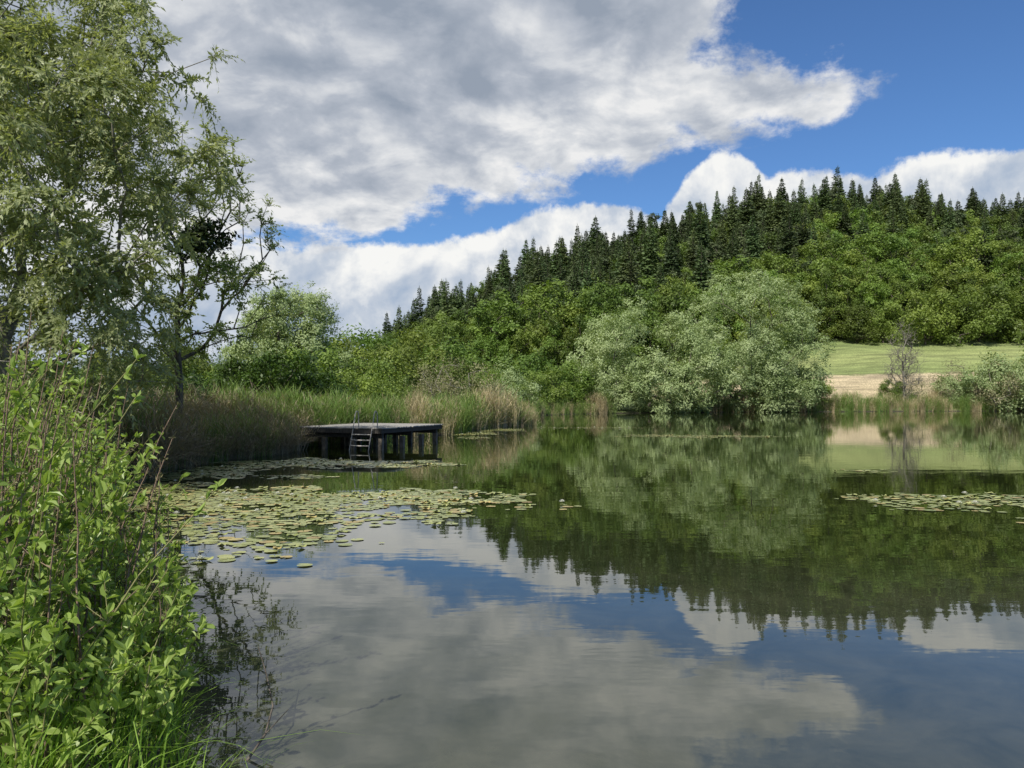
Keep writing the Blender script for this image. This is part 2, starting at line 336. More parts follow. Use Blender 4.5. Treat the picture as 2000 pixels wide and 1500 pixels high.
def scatter(name, protos, pts, rz, sc, idx, tilt=None):
    coll = bpy.data.collections.new(name + '_kinds')
    for i, o in enumerate(protos):
        o.name = '%02d_%s' % (i, o.name); coll.objects.link(o)
    me = bpy.data.meshes.new(name); me.vertices.add(len(pts)); me.vertices.foreach_set('co', np.asarray(pts, np.float32).ravel())
    a = me.attributes.new('rot', 'FLOAT_VECTOR', 'POINT'); R = np.zeros((len(pts), 3), np.float32); R[:, 2] = rz
    if tilt is not None: R[:, :2] = tilt
    a.data.foreach_set('vector', R.ravel())
    a = me.attributes.new('scl', 'FLOAT_VECTOR', 'POINT'); sc = np.asarray(sc, np.float32)
    if sc.ndim == 1: sc = np.repeat(sc[:, None], 3, 1)
    a.data.foreach_set('vector', sc.ravel())
    a = me.attributes.new('kind', 'INT', 'POINT'); a.data.foreach_set('value', np.asarray(idx, np.int32))
    o = bpy.data.objects.new(name, me); link(o)
    g = bpy.data.node_groups.new(name + '_nodes', 'GeometryNodeTree')
    g.interface.new_socket(name='Geometry', in_out='INPUT', socket_type='NodeSocketGeometry')
    g.interface.new_socket(name='Geometry', in_out='OUTPUT', socket_type='NodeSocketGeometry')
    gi = g.nodes.new('NodeGroupInput'); go = g.nodes.new('NodeGroupOutput')
    ci = g.nodes.new('GeometryNodeCollectionInfo'); ci.inputs['Collection'].default_value = coll
    ci.inputs['Separate Children'].default_value = True; ci.inputs['Reset Children'].default_value = True
    ip = g.nodes.new('GeometryNodeInstanceOnPoints'); ip.inputs['Pick Instance'].default_value = True
    def na_(nm, ty):
        n = g.nodes.new('GeometryNodeInputNamedAttribute'); n.data_type = ty; n.inputs['Name'].default_value = nm
        return [s for s in n.outputs if s.enabled and s.name == 'Attribute'][0]
    g.links.new(gi.outputs[0], ip.inputs['Points']); g.links.new(ci.outputs[0], ip.inputs['Instance'])
    g.links.new(na_('kind', 'INT'), ip.inputs['Instance Index'])
    g.links.new(na_('rot', 'FLOAT_VECTOR'), ip.inputs['Rotation']); g.links.new(na_('scl', 'FLOAT_VECTOR'), ip.inputs['Scale'])
    g.links.new(ip.outputs[0], go.inputs[0])
    md = o.modifiers.new('instances', 'NODES'); md.node_group = g
    return o

# ---- forest
protos = [proto_spruce(i, 22 + 1.7 * i, 3.4 + .35 * i, (.0, .1, .0, .3, .05)[i]) for i in range(5)] \
       + [proto_broad(i, 17 + 1.3 * i, 4.8 + .4 * i) for i in range(4)] \
       + [proto_broad(i, 21 + i, 3.2, m_pine, bark, 16, (.3, .55), 8, 18, nm='pine') for i in range(2)]
fx, fy = np.meshgrid(np.arange(-85, 270, 4.7), np.arange(140, 326, 4.7))
fx = fx.ravel() + rng.uniform(-2.6, 2.6, fx.size); fy = fy.ravel() + rng.uniform(-2.6, 2.6, fy.size)
edge = np.interp(fx, [-85, -40, 0, 30, 55, 70, 300], [165, 150, 146, 146, 165, 189, 192])
k = (fy > edge) & (fx > -.172 * fy); fx, fy, edge = fx[k], fy[k], edge[k]
depth = fy - edge
psp = sstep(14, 40, depth + 10 * np.sin(fx * .11)) * np.interp(fx, [-85, -20, 20, 90, 120, 200], [.6, .9, .92, .75, .42, .45])
psp = np.maximum(psp, .84 * sstep(250, 272, fy))
isp = rng.random(len(fx)) < psp
pine = isp & (rng.random(len(fx)) < .25)
idx = np.where(pine, rng.integers(9, 11, len(fx)), np.where(isp, rng.integers(0, 5, len(fx)), rng.integers(5, 9, len(fx))))
hn = np.sin(fx * .23 + fy * .11) * .08 + np.sin(fx * .61 - fy * .3) * .06
scl = np.where(isp, rng.uniform(.52, 1.05, len(fx)), rng.uniform(.7, 1.05, len(fx))) + hn
scl = scl * np.where(depth < 8, .85, 1.0) * np.interp(fx / fy, [-.172, -.10, 0], [.62, .88, 1])
wd = rng.uniform(.8, 1.3, len(fx))
S3 = np.stack([scl * wd, scl * wd, scl], 1)
pts = np.stack([fx, fy, ground_z(fx, fy) - .3], 1)
n2_ = 160; tx = rng.uniform(-420, -80, n2_); ty = rng.uniform(280, 420, n2_); s_ = rng.uniform(.5, .8, n2_)
pts = np.concatenate([pts, np.stack([tx, ty, ground_z(tx, ty)], 1)]); idx = np.concatenate([idx, rng.integers(4, 9, n2_)]); S3 = np.concatenate([S3, np.stack([s_] * 3, 1)])
scatter('forest', protos, pts, rng.uniform(0, 6.28, len(pts)), S3, idx, rng.normal(size=(len(pts), 2)) * .025)

# ---- willows on the far shore
def willow(name, ells, base, top, n_lobe, lr, per, n, L, W, sig, mat=m_willow, brk=bark, seg=1.2, rt=.04):
    c, cl, k = lobes(ells, n_lobe, lr, per)
    cl[:, 2] = np.maximum(cl[:, 2], .25)
    (tv, tq), _ = skeleton(base, top, c, r_tip=rt, seg=seg)
    lv = rng.random(n_lobe)[k]
    return obj(name, mesh_from(name, [(tv, tq, 0, 0), puff_leaves(cl, n, sig, L, W, 1, lv, lobe_c=c[k])], [brk, mat]))
willow('willow_tree', [(20, 115, 8.5, 8.5, 7, 7.5), (14.5, 114, 6.5, 5.5, 5, 5.8), (27, 114, 6, 6, 5, 5.6), (22, 112, 4, 9, 4, 3.5), (20, 111.5, 2.6, 8, 2.5, 2.4, 160)], (21, 117, 0), (21, 117, 4), 88, (1.4, 2.5), 18, 36, (.28, .5), (.10, .2), .36)
willow('willow_tree', [(37, 121, 12.6, 9.8, 8, 9.3), (43, 121, 8.5, 6.5, 6, 8), (32, 119, 8, 7, 6, 7), (39, 118.5, 3, 9, 2.5, 2.8, 180)], (37, 123, 0), (37, 123, 5), 96, (1.5, 2.7), 18, 36, (.28, .5), (.10, .2), .36)
willow('willow_tree', [(-23.2, 80, 8.6, 4.4, 4, 4.7), (-24.5, 80, 5.5, 5, 4, 4), (-22, 79, 6, 4.4, 3.5, 4)], (-23.2, 80.5, 0), (-23.2, 80.5, 4), 110, (1.0, 1.7), 15, 38, (.2, .36), (.09, .17), .28)

# ---- shrubs along the banks
def bush_mesh(nm, mat, h=3, w=2, n=32, L=(.10, .2), nl=24, brk=bark, per=8, sig=.16):
    ells = [(0, 0, h * .55, w * .8, w * .8, h * .42), (w * .25, 0, h * .35, w * .9, w * .8, h * .35), (-w * .3, .1, h * .4, w * .7, w * .7, h * .36)]
    c, cl, k = lobes(ells, nl, (h * .11, h * .22), per)
    c[:, 2] = np.maximum(c[:, 2], .15); cl[:, 2] = np.maximum(cl[:, 2], .05)
    (tv, tq), _ = skeleton((0, 0, -.3), (0, 0, h * .2), c, r_tip=.012, seg=.5)
    return mesh_from(nm, [(tv, tq, 0, 0), puff_leaves(cl, n, sig, L, (L[0] * .5, L[1] * .55), 1, rng.random(nl)[k], lobe_c=c[k])], [brk, mat])
bA = bush_mesh('bush_a', m_shrub); bB = bush_mesh('bush_b', m_shrub, 3, 1.6); bD = bush_mesh('bush_d', m_bushdark, 3, 1.8)
bS = bush_mesh('bush_s', m_willow, 3, 1.9); bT = bush_mesh('bush_t', m_twiggy, 3, 2.1, n=11, nl=40, L=(.06, .13), sig=.2, brk=bark_pale)
bM = bush_mesh('bush_m', m_broad, 3, 1.8)
protoS = [bpy.data.objects.new('proto_bush_%d' % i, b) for i, b in enumerate([bA, bB, bD, bS, bT, bM])]
B = [ # x, y, scale(height/3), kind
 (-13.6,45,1.6,2),(-16,46,1.45,2),(-11.6,47,1.25,2),(-10,50,1.15,0),(-13,55,1.5,2),(-18.5,50,1.4,2),(-16,62,1.8,5),(-12,64,1.6,5),(-9.2,60,1.1,0),
 (-5.6,66,1.6,4),(-3.2,67,1.45,4),(-7.6,67,1.4,4),(-14,80,2.2,5),(-10,85,2.3,5),(-18,95,2.6,5),(-6,80,1.7,5),(-2,84,1.6,1),(0,90,1.8,3),(2,98,1.8,1),(5,104,2,1),(-3,98,2.4,5),(3,108,2.6,5),(8,111,2.4,1),(-8,105,3,5),(-14,110,3.6,5),(-20,112,3.5,5),(-26,108,3.2,5),(-24,120,3.9,5),(12,114,1.6,0),
 (-1,72,1.1,3),(0,78,1.2,1),(44,127,2.4,2),(47.5,127,2.4,2),(50,128,1.7,0),(41,126,1.6,1),
 (80,133,2.4,3),(83,132,2.7,4),(86,134,3.2,3),(90,133,2.8,4),(93,135,3.4,3),(97,137,3.7,3),(79,136,2.2,4),(66.5,134,1.3,1),(69,134,1.6,4),(102,141,3.8,1),(76.5,134,1.7,3),
 (98,182,4.2,5),(105,180,4,5),(112,184,4.6,5),(120,182,4.8,5),(90,186,3.4,1),(84,187,3,5),(76,188,2.8,5),(70,188,2.6,5),(64,187,2.4,1),(58,174,2.8,5),(128,183,4.8,1),
 (-30,70,2.0,5),(-38,90,2.4,5),(-46,110,2.6,5),(-33,120,2.4,5),(-22,60,1.3,1),(-60,120,2.6,5),(-26,52,1.2,5),
 (-12.5,30,.75,2),(-14,26,.9,2),(-12.6,22,.7,2),(-10.6,15.8,.75,2),(-12.5,13,.9,5),(-9.0,13.6,.7,5),(-8.0,11.4,.75,1),(-10,10,.9,0),(-15,18,1,2),(-18,24,1.3,2),(-7,8.6,.85,1),(-20,34,1.2,2),(-16,36,1.0,2),(-21,28,1.3,2)]
B = np.array(B, float)
Bp = np.stack([B[:, 0], B[:, 1], ground_z(B[:, 0], B[:, 1]) - .1], 1)
scatter('shrubs', protoS, Bp, rng.uniform(0, 6.28, len(B)), np.stack([B[:, 2] * rng.uniform(.9, 1.15, len(B)), B[:, 2] * rng.uniform(.9, 1.15, len(B)), B[:, 2]], 1), B[:, 3].astype(int))

# bare tree on the far right shore
c = in_ell([(67.8, 133, 9.5, 2.6, 2.2, 6.2), (66.5, 133, 7, 2.2, 2, 4), (69.5, 133, 7.5, 1.8, 2, 4)], 220, 1.2)
(tv, tq), _ = skeleton((67.8, 133, .5), (67.8, 133, 8), c, r_tip=.022, seg=1.0, power=.42, penal=1.2)
parts = [(tv, tq, 0, 0)] + strand_leaves(c, 4, 2, (.6, 1.5), -.3, (.10, .16), (.04, .06), 1, twig_r=.02)
obj('bare_tree', mesh_from('bare_tree', parts, [bark_pale, m_twiggy]))

# ---- near willow at left
ells = [(-11.5,16,6.0,4.2,3.2,4.6),(-9.2,17,7.7,2.5,2.3,2.5),(-12.6,18,11.2,3.9,3.2,3.4),(-9.9,17,3.8,2.2,2.2,2.5),(-14.5,16,8,3,3,5),(-12.3,15,8.6,2.8,2.4,2.6)]
lc, cl, k = lobes(ells, 190, (.6, 1.2), 8)
g_ = cl[:, 2] > .9; cl = cl[g_]; k = k[g_]
(tv, tq), _ = skeleton((-11.6, 17.5, .2), (-11.3, 17.3, 4), np.concatenate([lc, cl[::4]]), r_tip=.008, seg=.6, power=.5)
parts = [(tv, tq, 0, 0)] + strand_leaves(cl, 10, 17, (.3, .75), .45, (.09, .15), (.034, .054), 1, lobe_c=lc[k], twig_r=.003, cv=rng.random(190)[k])
obj('willow_tree', mesh_from('near_willow', parts, [bark_pale, m_willow_near]))
# ---- open locust tree behind
ells = [(-9.5,24,7.6,2.2,1.8,2.6),(-9.9,24,9.3,1.5,1.5,1.3),(-8.7,24,5.0,1.9,1.6,1.3),(-10.6,24.4,6,1.8,1.6,3)]
c = in_ell(ells, 230, 1.5)
(tv, tq), _ = skeleton((-10.6, 24.2, .2), (-10.4, 24.2, 4.2), c, r_tip=.0085, seg=.45, power=.48, penal=1.0, wob=.1, straight=.5)
lcc = c - norm(c - np.array([-10.2, 25, 5])) * .8
parts = [(tv, tq, 0, 0)] + strand_leaves(c, 7, 12, (.2, .6), .2, (.08, .13), (.04, .065), 1, zb=.3, lobe_c=lcc)
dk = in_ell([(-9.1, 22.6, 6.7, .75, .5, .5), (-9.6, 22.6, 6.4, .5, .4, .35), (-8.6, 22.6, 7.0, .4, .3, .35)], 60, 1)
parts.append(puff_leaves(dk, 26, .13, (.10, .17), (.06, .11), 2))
obj('locust_tree', mesh_from('locust_tree', parts, [bark, m_locust, m_dark]))

# ------------------------------------------------------------------ reeds
def reed_proto(nm, mat, n=26, h=(1.3, 2.2), r=.28, lean=.22, w=.022):
    VV, QQ, AA = [], [], []; off = 0
    for i in range(n):
        a = rng.uniform(0, 6.28); rr = r * math.sqrt(rng.random()); b = np.array([math.cos(a) * rr, math.sin(a) * rr, -.15])
        H = rng.uniform(*h); ld = np.array([rng.normal(), rng.normal(), 0]) * lean; s = norm(np.array([rng.normal(), rng.normal(), 0]))
        ts = np.array([0, .35, .7, .9, 1.0]); ww = np.array([1, 1, .8, .5, .1]) * w * .5
        c = b + np.outer(ts, [0, 0, H]) + np.outer(ts ** 2, ld * H); c[:, 2] -= (ts ** 3) * np.linalg.norm(ld) * H * .5
        v = np.concatenate([c + s * ww[:, None], c - s * ww[:, None]]); m_ = len(ts)
        q = np.array([[j, j + 1, j + 1 + m_, j + m_] for j in range(m_ - 1)])
        VV.append(v); QQ.append(q + off); off += len(v); AA.append(np.full(len(q), rng.random()))
        for z in (.4, .6, .8):
            c0 = b + np.array([0, 0, H * z]) + ld * H * z * z; dd = norm(np.array([rng.normal(), rng.normal(), 1.2])) * H * .28
            s2 = norm(np.cross(dd, [0, 0, 1])) * w * .5
            v = np.stack([c0, c0 + dd * .4 + s2, c0 + dd - np.array([0, 0, .04]), c0 + dd * .4 - s2]); VV.append(v); QQ.append(np.array([[0, 1, 2, 3]]) + off); off += 4; AA.append([rng.random()])
    return bpy.data.objects.new('proto_' + nm, mesh_from(nm, [(np.concatenate(VV), np.concatenate(QQ), 1, np.concatenate(AA))], [mat, mat]))
RP = [reed_proto('reed_g', m_reed_g), reed_proto('reed_g2', m_reed_g, 20, (1.0, 1.9), .3, .3), reed_proto('reed_d', m_reed_d, 26, (1.2, 2.1), .28, .18), reed_proto('reed_d2', m_reed_d, 20, (.7, 1.5), .3, .55), reed_proto('reed_b', m_reed_b, 26, (.9, 2.0), .35, .6, .018)]
def band(n, x0, x1, y0, y1, d0, d1):
    x = rng.uniform(x0, x1, n); y = rng.uniform(y0, y1, n); s = lake_sd(x, y); k = (s > d0) & (s < d1); return x[k], y[k]
X, Y, K, S = [], [], [], []
def add(x, y, pr, s0, s1):
    wv_ = np.sin(x * 1.1 + y * .31) * .5 + np.sin(x * .37 - y * .53 + 1.3) * .5
    pr = np.array(pr); P = np.tile(pr, (len(x), 1)); P[:, 2:] *= np.exp(2.0 * wv_)[:, None]; P /= P.sum(1, keepdims=True)
    kk = (rng.random(len(x))[:, None] > np.cumsum(P, 1)).sum(1); kk = np.minimum(kk, 4)
    hv = np.sin(x * .9 - y * .43) * .5 + np.sin(x * 2.3 + y * .9) * .3
    X.append(x); Y.append(y); K.append(kk); S.append(rng.uniform(s0, s1, len(x)) * (1 + .35 * hv))
x, y = band(4600, -16, -6, 18, 33, -.3, 4.0); k = ~((x > -9.2) & (y > 30.5)); add(x[k], y[k], [.10, .08, .02, .14, .66], .7, 1.05)
x, y = band(1800, -14, -6, 33, 39, -.3, 4.5); add(x, y, [.55, .28, .06, .05, .06], .65, 1.05)
x, y = band(3000, -14, 3, 39, 62, -.4, 4.5); add(x, y, [.46, .2, .20, .12, .02], .65, 1.05)
x, y = band(2600, -6, 12, 60, 112, -.4, 4); add(x, y, [.40, .28, .18, .14, 0], .6, 1.0)
x, y = band(9000, 28, 130, 112, 145, -.5, 4.5); add(x, y, [.34, .14, .38, .14, 0], .95, 1.4)
x = rng.normal(12.6, 1.0, 60); y = rng.normal(108.6, .6, 60); add(x, y, [.1, 0, .6, .3, 0], 1.0, 1.5)
x = rng.normal(-1.6, 1.1, 110); y = rng.normal(54, 2.2, 110); add(x, y, [.03, 0, .6, .37, 0], 1.0, 1.5)
X, Y, K, S = map(np.concatenate, (X, Y, K, S))
k = lake_sd(X, Y) > -.5; X, Y, K, S = X[k], Y[k], K[k], S[k]
scatter('reeds', RP, np.stack([X, Y, np.maximum(ground_z(X, Y), -.1)], 1), rng.uniform(0, 6.28, len(X)), S, K)

# ------------------------------------------------------------------ dock + ladder
wood = noise_mat('weathered_wood', (.20, .19, .175), (.46, .44, .40), 6, .85, .4, (1, 8, 8))
wood_d = noise_mat('dark_wood', (.022, .020, .017), (.07, .062, .052), 6, .85, .5, (8, 8, 1))
metal = noise_mat('ladder_metal', (.26, .24, .22), (.50, .47, .42), 20, .6, .1, metal=.1)
A = np.array([-5.1, 30.0]); ey = norm(np.array([1.9, 5.0])); ex = np.array([-ey[1], ey[0]])
LX, LY, ZD = 4.3, 5.4, .88
def box(c, s):
    V = np.array([[i, j, k] for i in (-.5, .5) for j in (-.5, .5) for k in (-.5, .5)]) * np.array(s) + np.array(c)
    Q = np.array([[0, 1, 3, 2], [4, 6, 7, 5], [0, 4, 5, 1], [2, 3, 7, 6], [0, 2, 6, 4], [1, 5, 7, 3]]); return V, Q
def to_world(V):
    W = V.copy(); W[:, :2] = A + V[:, :1] * ex + V[:, 1:2] * ey; return W
dock = bpy.data.objects.new('wooden_dock', None); link(dock)
def child(name, boxes, mat, parent):
    parts = [(to_world(v), q, 1, rng.random()) for v, q in boxes]
    o = obj(name, mesh_from(name, parts, [mat, mat])); o.parent = parent; return o
pl = []
np_ = 37; pw = LY / np_
for i in range(np_):
    pl.append(box((LX / 2 + rng.normal() * .02, (i + .5) * pw, ZD - .02 + rng.normal() * .004), (LX + .06, pw - .012, .04)))
child('deck_planks', pl, wood, dock)
child('beams', [box((LX / 2, .06, ZD - .13), (LX, .09, .175)), box((LX / 2, LY - .06, ZD - .13), (LX, .09, .175)), box((.05, LY / 2, ZD - .131), (.08, LY - .22, .17)), box((LX - .05, LY / 2, ZD - .131), (.08, LY - .22, .17)), box((LX / 2, LY / 2, ZD - .132), (.1, LY - .22, .165)),
  box((LX / 2, .30, ZD - .31), (LX - .2, .14, .17)), box((LX / 2, LY - .35, ZD - .31), (LX - .2, .14, .17)), box((LX / 2, LY / 2, ZD - .31), (LX - .2, .14, .17))], wood_d, dock)
ps = []
for a in (.18, 1.45, 2.8, LX - .15):
    for b in (.30, 2.0, 3.7, LY - .35):
        ps.append(box((a, b, (ZD - .4 - .9) / 2), (.17, .17, ZD - .4 + .9)))
child('posts', ps, noise_mat('post_wood', (.07, .06, .048), (.22, .19, .15), 5, .9, .5, (6, 6, 1)), dock)
lad = bpy.data.objects.new('swim_ladder', None); link(lad)
def Pw(x, y, z): return np.concatenate([A + x * ex + y * ey, [z]])
def rod(name, pts, r, k=8):
    pts = np.array(pts); v, q = tubes(pts[:-1], pts[1:], np.full(len(pts) - 1, r), np.full(len(pts) - 1, r), k)
    o = obj(name, mesh_from(name, [(v, q, 0, 0)], [metal])); o.parent = lad
for n_, x in (('rail_left', 1.2), ('rail_right', .34)):
    arc = [Pw(x, .28, ZD + .0), Pw(x, .27, ZD + .5), Pw(x, .22, ZD + .63), Pw(x, .12, ZD + .66), Pw(x, .03, ZD + .55), Pw(x, -.12, ZD), Pw(x + .1, -.38, -.5)]
    rod(n_, arc, .02)
for i, z in enumerate((.62, .4, .18, -.03)):
    f = (ZD - z) / (ZD + .5); yv = -.12 - .26 * f
    rod('rung_%d' % (i + 1), [Pw(1.2 + .1 * f, yv, z), Pw(.34 + .1 * f, yv, z)], .026)

# ------------------------------------------------------------------ lily pads
pc = []
def patch(cx, cy, rx, ry, n, ang=0):
    n = int(n * 5.5)
    a = rng.uniform(0, 6.283, n); r = np.sqrt(rng.random(n)) * (1 + .25 * np.sin(a * 5 + cx) + .15 * np.sin(a * 9 + cy))
    x = np.cos(a) * r * rx; y = np.sin(a) * r * ry; c_, s_ = math.cos(ang), math.sin(ang)
    pc.append(np.stack([cx + x * c_ - y * s_, cy + x * s_ + y * c_], 1))
patch(-5.6, 15.3, 2.9, 1.9, 1100); patch(-3.0, 15.2, 2.6, 1.0, 460); patch(-1.9, 16.4, 1.1, .7, 130)
patch(-4.8, 12.3, 1.6, 1.2, 150); patch(-3.4, 11.0, 1.3, .9, 34); patch(-2.2, 12.8, 1.3, .8, 40); patch(-3.6, 9.4, 1.0, .8, 9)
patch(-.5, 15.8, .8, .7, 50); patch(-1.3, 13.6, .6, .7, 36); patch(.2, 14.4, 1.0, .6, 3)
patch(-6.6, 24, 2.4, 1.7, 480); patch(-3.9, 23.8, 2.0, 1.2, 300); patch(-8.3, 20.8, 1.4, 1.8, 300); patch(-5.6, 19.8, .9, .5, 50); patch(-8.1, 17.4, 1.2, 1.2, 170)
patch(-2.6, 45, 1.6, 2.0, 200); patch(-1.0, 50.5, 1.6, 2.4, 220); patch(-2, 40, 1.0, 1.0, 20)
patch(10.5, 41.5, 3.6, 1.2, 160); patch(7.5, 43, 1.2, .8, 30); patch(6, 54, 4, 1.2, 40)
patch(9.3, 15.2, 1.8, 1.0, 110); patch(7.2, 15.6, .8, .5, 9); patch(9.0, 12.6, .7, .4, 24); patch(12, 14.5, 1.5, 1.4, 120); patch(9.8, 21.5, .8, .4, 6); patch(8.2, 14.2, 1.2, .5, 14)
pc = np.concatenate(pc)
gap = np.sin(pc[:, 0] * 2.7 + pc[:, 1] * .8) + np.sin(pc[:, 0] * .9 - pc[:, 1] * 2.1 + 1) + rng.normal(size=len(pc)) * .35
keep = (lake_sd(pc[:, 0], pc[:, 1]) < -.15) & (gap > -1.35); pc = pc[keep]
rad = rng.uniform(.035, .115, len(pc)); kept = []; cells = {}
for i, (x, y) in enumerate(pc):
    c_ = (int(math.floor(x / .25)), int(math.floor(y / .25)))
    ok = all((pc[j][0] - x) ** 2 + (pc[j][1] - y) ** 2 > (.6 * (rad[i] + rad[j])) ** 2 for dx in (-1, 0, 1) for dy in (-1, 0, 1) for j in cells.get((c_[0] + dx, c_[1] + dy), []))
    if ok: cells.setdefault(c_, []).append(i); kept.append(i)
pc = pc[kept]; R = rad[kept]; n = len(pc); K_ = 12
a0 = rng.uniform(0, 6.283, n)
th = a0[:, None] + np.linspace(.16, 6.283 - .16, K_ + 1)[None]
tilt = rng.normal(size=(n, 2)) * .02; cup = rng.uniform(0, .004, n); cup[rng.random(n) < .08] += .025
lift = (np.arange(n) % 7) * .0007
vx_ = np.cos(th) * R[:, None]; vy_ = np.sin(th) * R[:, None] * rng.uniform(.85, 1, n)[:, None]
rim = np.stack([pc[:, :1] + vx_, pc[:, 1:] + vy_, .004 + lift[:, None] + np.abs(vx_ * tilt[:, :1] + vy_ * tilt[:, 1:]) + cup[:, None] * (1 + .5 * np.sin(th * 3)) + rng.random((n, K_ + 1)) * .002], -1)
cen = np.concatenate([pc, (.004 + lift)[:, None]], 1)
V = np.concatenate([cen[:, None], rim], 1).reshape(-1, 3)
q = np.array([[0, 1 + 2 * j, 2 + 2 * j, 3 + 2 * j] for j in range(K_ // 2)])
Q = (q[None] + (np.arange(n) * (K_ + 2))[:, None, None]).reshape(-1, 4)
drift = .5 + .25 * np.sin(pc[:, 0] * 1.3 + pc[:, 1] * 1.9) + .15 * np.sin(pc[:, 0] * 3.1 - pc[:, 1])
av = np.repeat(np.clip(drift * .6 + rng.random(n) * .5, 0, 1), K_ // 2)
mi_ = np.repeat(np.where(rng.random(n) < .14, 3, 1), K_ // 2)
fi = rng.choice(n, 55, replace=False); FV, FQ = [], []; off = 0
for i in fi:
    for ring, (el, ln) in enumerate(((.4, .075), (.9, .065), (1.3, .05))):
        m_ = 8
        for j in range(m_):
            a = j * 6.283 / m_ + ring * .4; d = np.array([[math.cos(a) * math.cos(el), math.sin(a) * math.cos(el), math.sin(el)]])
            v, q_ = leaves(np.array([[pc[i, 0], pc[i, 1] + .1, .03]]), d, np.array([[0, 0, 1.]]), np.array([ln]), np.array([.03])); FV.append(v); FQ.append(q_ + off); off += 4
obj('water_lilies', mesh_from('water_lilies', [(V, Q, mi_, av), (np.concatenate(FV), np.concatenate(FQ), 2, .5)], [m_pad, m_pad, m_petal, m_pad2]))

# ------------------------------------------------------------------ foreground shrub
stem_g = noise_mat('green_stem', (.14, .14, .05), (.26, .25, .10), 14, .7, .2)
stem_b = noise_mat('brown_stem', (.14, .09, .06), (.30, .21, .15), 14, .8, .2)
def stems(n, xr, yr, hf, lean, inl=(.02, 3), side=5, leafL=(.04, .075), ldens=34, bare=0, ls=.18):
    P0, P1, R0, R1 = [], [], [], []; lp, ld, lw = [], [], []
    made = 0
    while made < n:
        x = rng.uniform(*xr); y = rng.uniform(*yr); s = float(lake_sd(np.array([x]), np.array([y]))[0])
        if not (inl[0] < s < inl[1]): continue
        if math.sin(x * 5.1 + y * 2.3) + math.sin(x * 2.7 - y * 4.9) < -.55 and rng.random() < .8: continue
        made += 1
        H = hf(s, y) * rng.uniform(.62, 1.14); b = np.array([x, y, float(ground_z(np.array([x]), np.array([y]))[0])])
        ln = rng.normal(size=3) * ls + np.array(lean); ln[2] = 0
        ts = np.linspace(0, 1, 8); c = b + np.outer(ts, [0, 0, H]) + np.outer(ts ** 1.7, ln * H); c[1:, :2] += rng.normal(size=(7, 2)) * .012
        r = np.linspace(.007, .002, 8) * (.6 + H * .4)
        P0.append(c[:-1]); P1.append(c[1:]); R0.append(r[:-1]); R1.append(r[1:])
        axes = [(c, .35)]; cv = rng.random()
        for k_ in range(side):
            t = rng.uniform(.2, .9); i = int(t * 7); p = c[i]; d = norm(np.array([rng.normal(), rng.normal(), rng.uniform(.5, 1.6)])); l = rng.uniform(.15, .45) * (1.2 - t)* (H * .5 + .4)
            q = p + np.outer(np.linspace(0, 1, 4), d * l); q[:, 2] += np.linspace(0, 1, 4) ** 2 * .04
            P0.append(q[:-1]); P1.append(q[1:]); rr = np.array([.003, .0025, .002, .0015]); R0.append(rr[:-1]); R1.append(rr[1:]); axes.append((q, 0))
        for ax, t0 in axes:
            L_ = np.linalg.norm(ax[-1] - ax[0]); m_ = int(L_ * ldens * (1 if t0 == 0 else .8)) + 3
            tt = t0 * bare + (1 - t0 * bare) * rng.random(m_); tt = np.concatenate([tt, np.full(3, 1.0)])
            f = tt * (len(ax) - 1); i = np.minimum(f.astype(int), len(ax) - 2); fr = (f - i)[:, None]
            pp = ax[i] * (1 - fr) + ax[i + 1] * fr; tn = norm(ax[i + 1] - ax[i]); o_ = rdir(len(pp), .25)
            lp.append(pp); ld.append(norm(tn * .6 + o_)); lw.append(np.full(len(pp), cv))
    lp = np.concatenate(lp); ld = np.concatenate(ld); lw = np.concatenate(lw); n_ = len(lp)
    Ll = rng.uniform(*leafL, n_); V, Q = leaves6(lp, ld, norm(rdir(n_, 1.0)), Ll, Ll * rng.uniform(.36, .54, n_))
    tv, tq = tubes(*map(np.concatenate, (P0, P1, R0, R1)), 4)
    v = np.clip(lw * .6 + rng.random(n_) * .4, 0, 1)
    return (tv, tq, 0, 0), (V, Q, 1, np.concatenate([v, v]))
a1 = stems(300, (-5.2, -.9), (3.3, 7.5), lambda s, y: min(.6 + 1.2 * s, 1.85), (.2, 0, 0), (.0, 2.6), 6, (.04, .09), 30, bare=.3)
a2 = stems(110, (-8, -3), (7, 12), lambda s, y: min(.8 + 1.1 * s, 1.9), (.12, 0, 0), (.1, 3), 6, (.05, .09), 24)
obj('riverside_shrub', mesh_from('riverside_shrub', [a1[0], a1[1], a2[0], a2[1]], [stem_g, m_fore]))
t1 = stems(55, (-3.6, -1.7), (3.6, 6.5), lambda s, y: min(1.3 + 1.0 * s, 2.1), (.06, 0, 0), (.02, 1.5), 3, (.02, .035), 22, bare=1, ls=.1)
obj('tall_weed_stems', mesh_from('tall_weed_stems', list(t1), [stem_b, m_twiggy]))
n = 2600; gx_ = rng.uniform(-4.5, -.6, n * 3); gy_ = rng.uniform(2.8, 8, n * 3); s = lake_sd(gx_, gy_); k = (s > -.12) & (s < .8); gx_, gy_ = gx_[k][:n], gy_[k][:n]; n = len(gx_)
base = np.stack([gx_, gy_, np.maximum(ground_z(gx_, gy_), -.03)], 1); H = rng.uniform(.25, .75, n); ln = rng.normal(size=(n, 3)) * .28; ln[:, 2] = 0; ln[:, 0] += .12
ts = np.array([0, .3, .6, .85, 1.0]); ww = np.array([.8, 1, .8, .45, .05]) * .0045; s_ = norm(np.stack([rng.normal(size=n), rng.normal(size=n), np.zeros(n)], 1))
c = base[:, None] + ts[None, :, None] * H[:, None, None] * np.array([0, 0, 1.]) + (ts ** 2)[None, :, None] * (ln * H[:, None] * 1.6)[:, None]
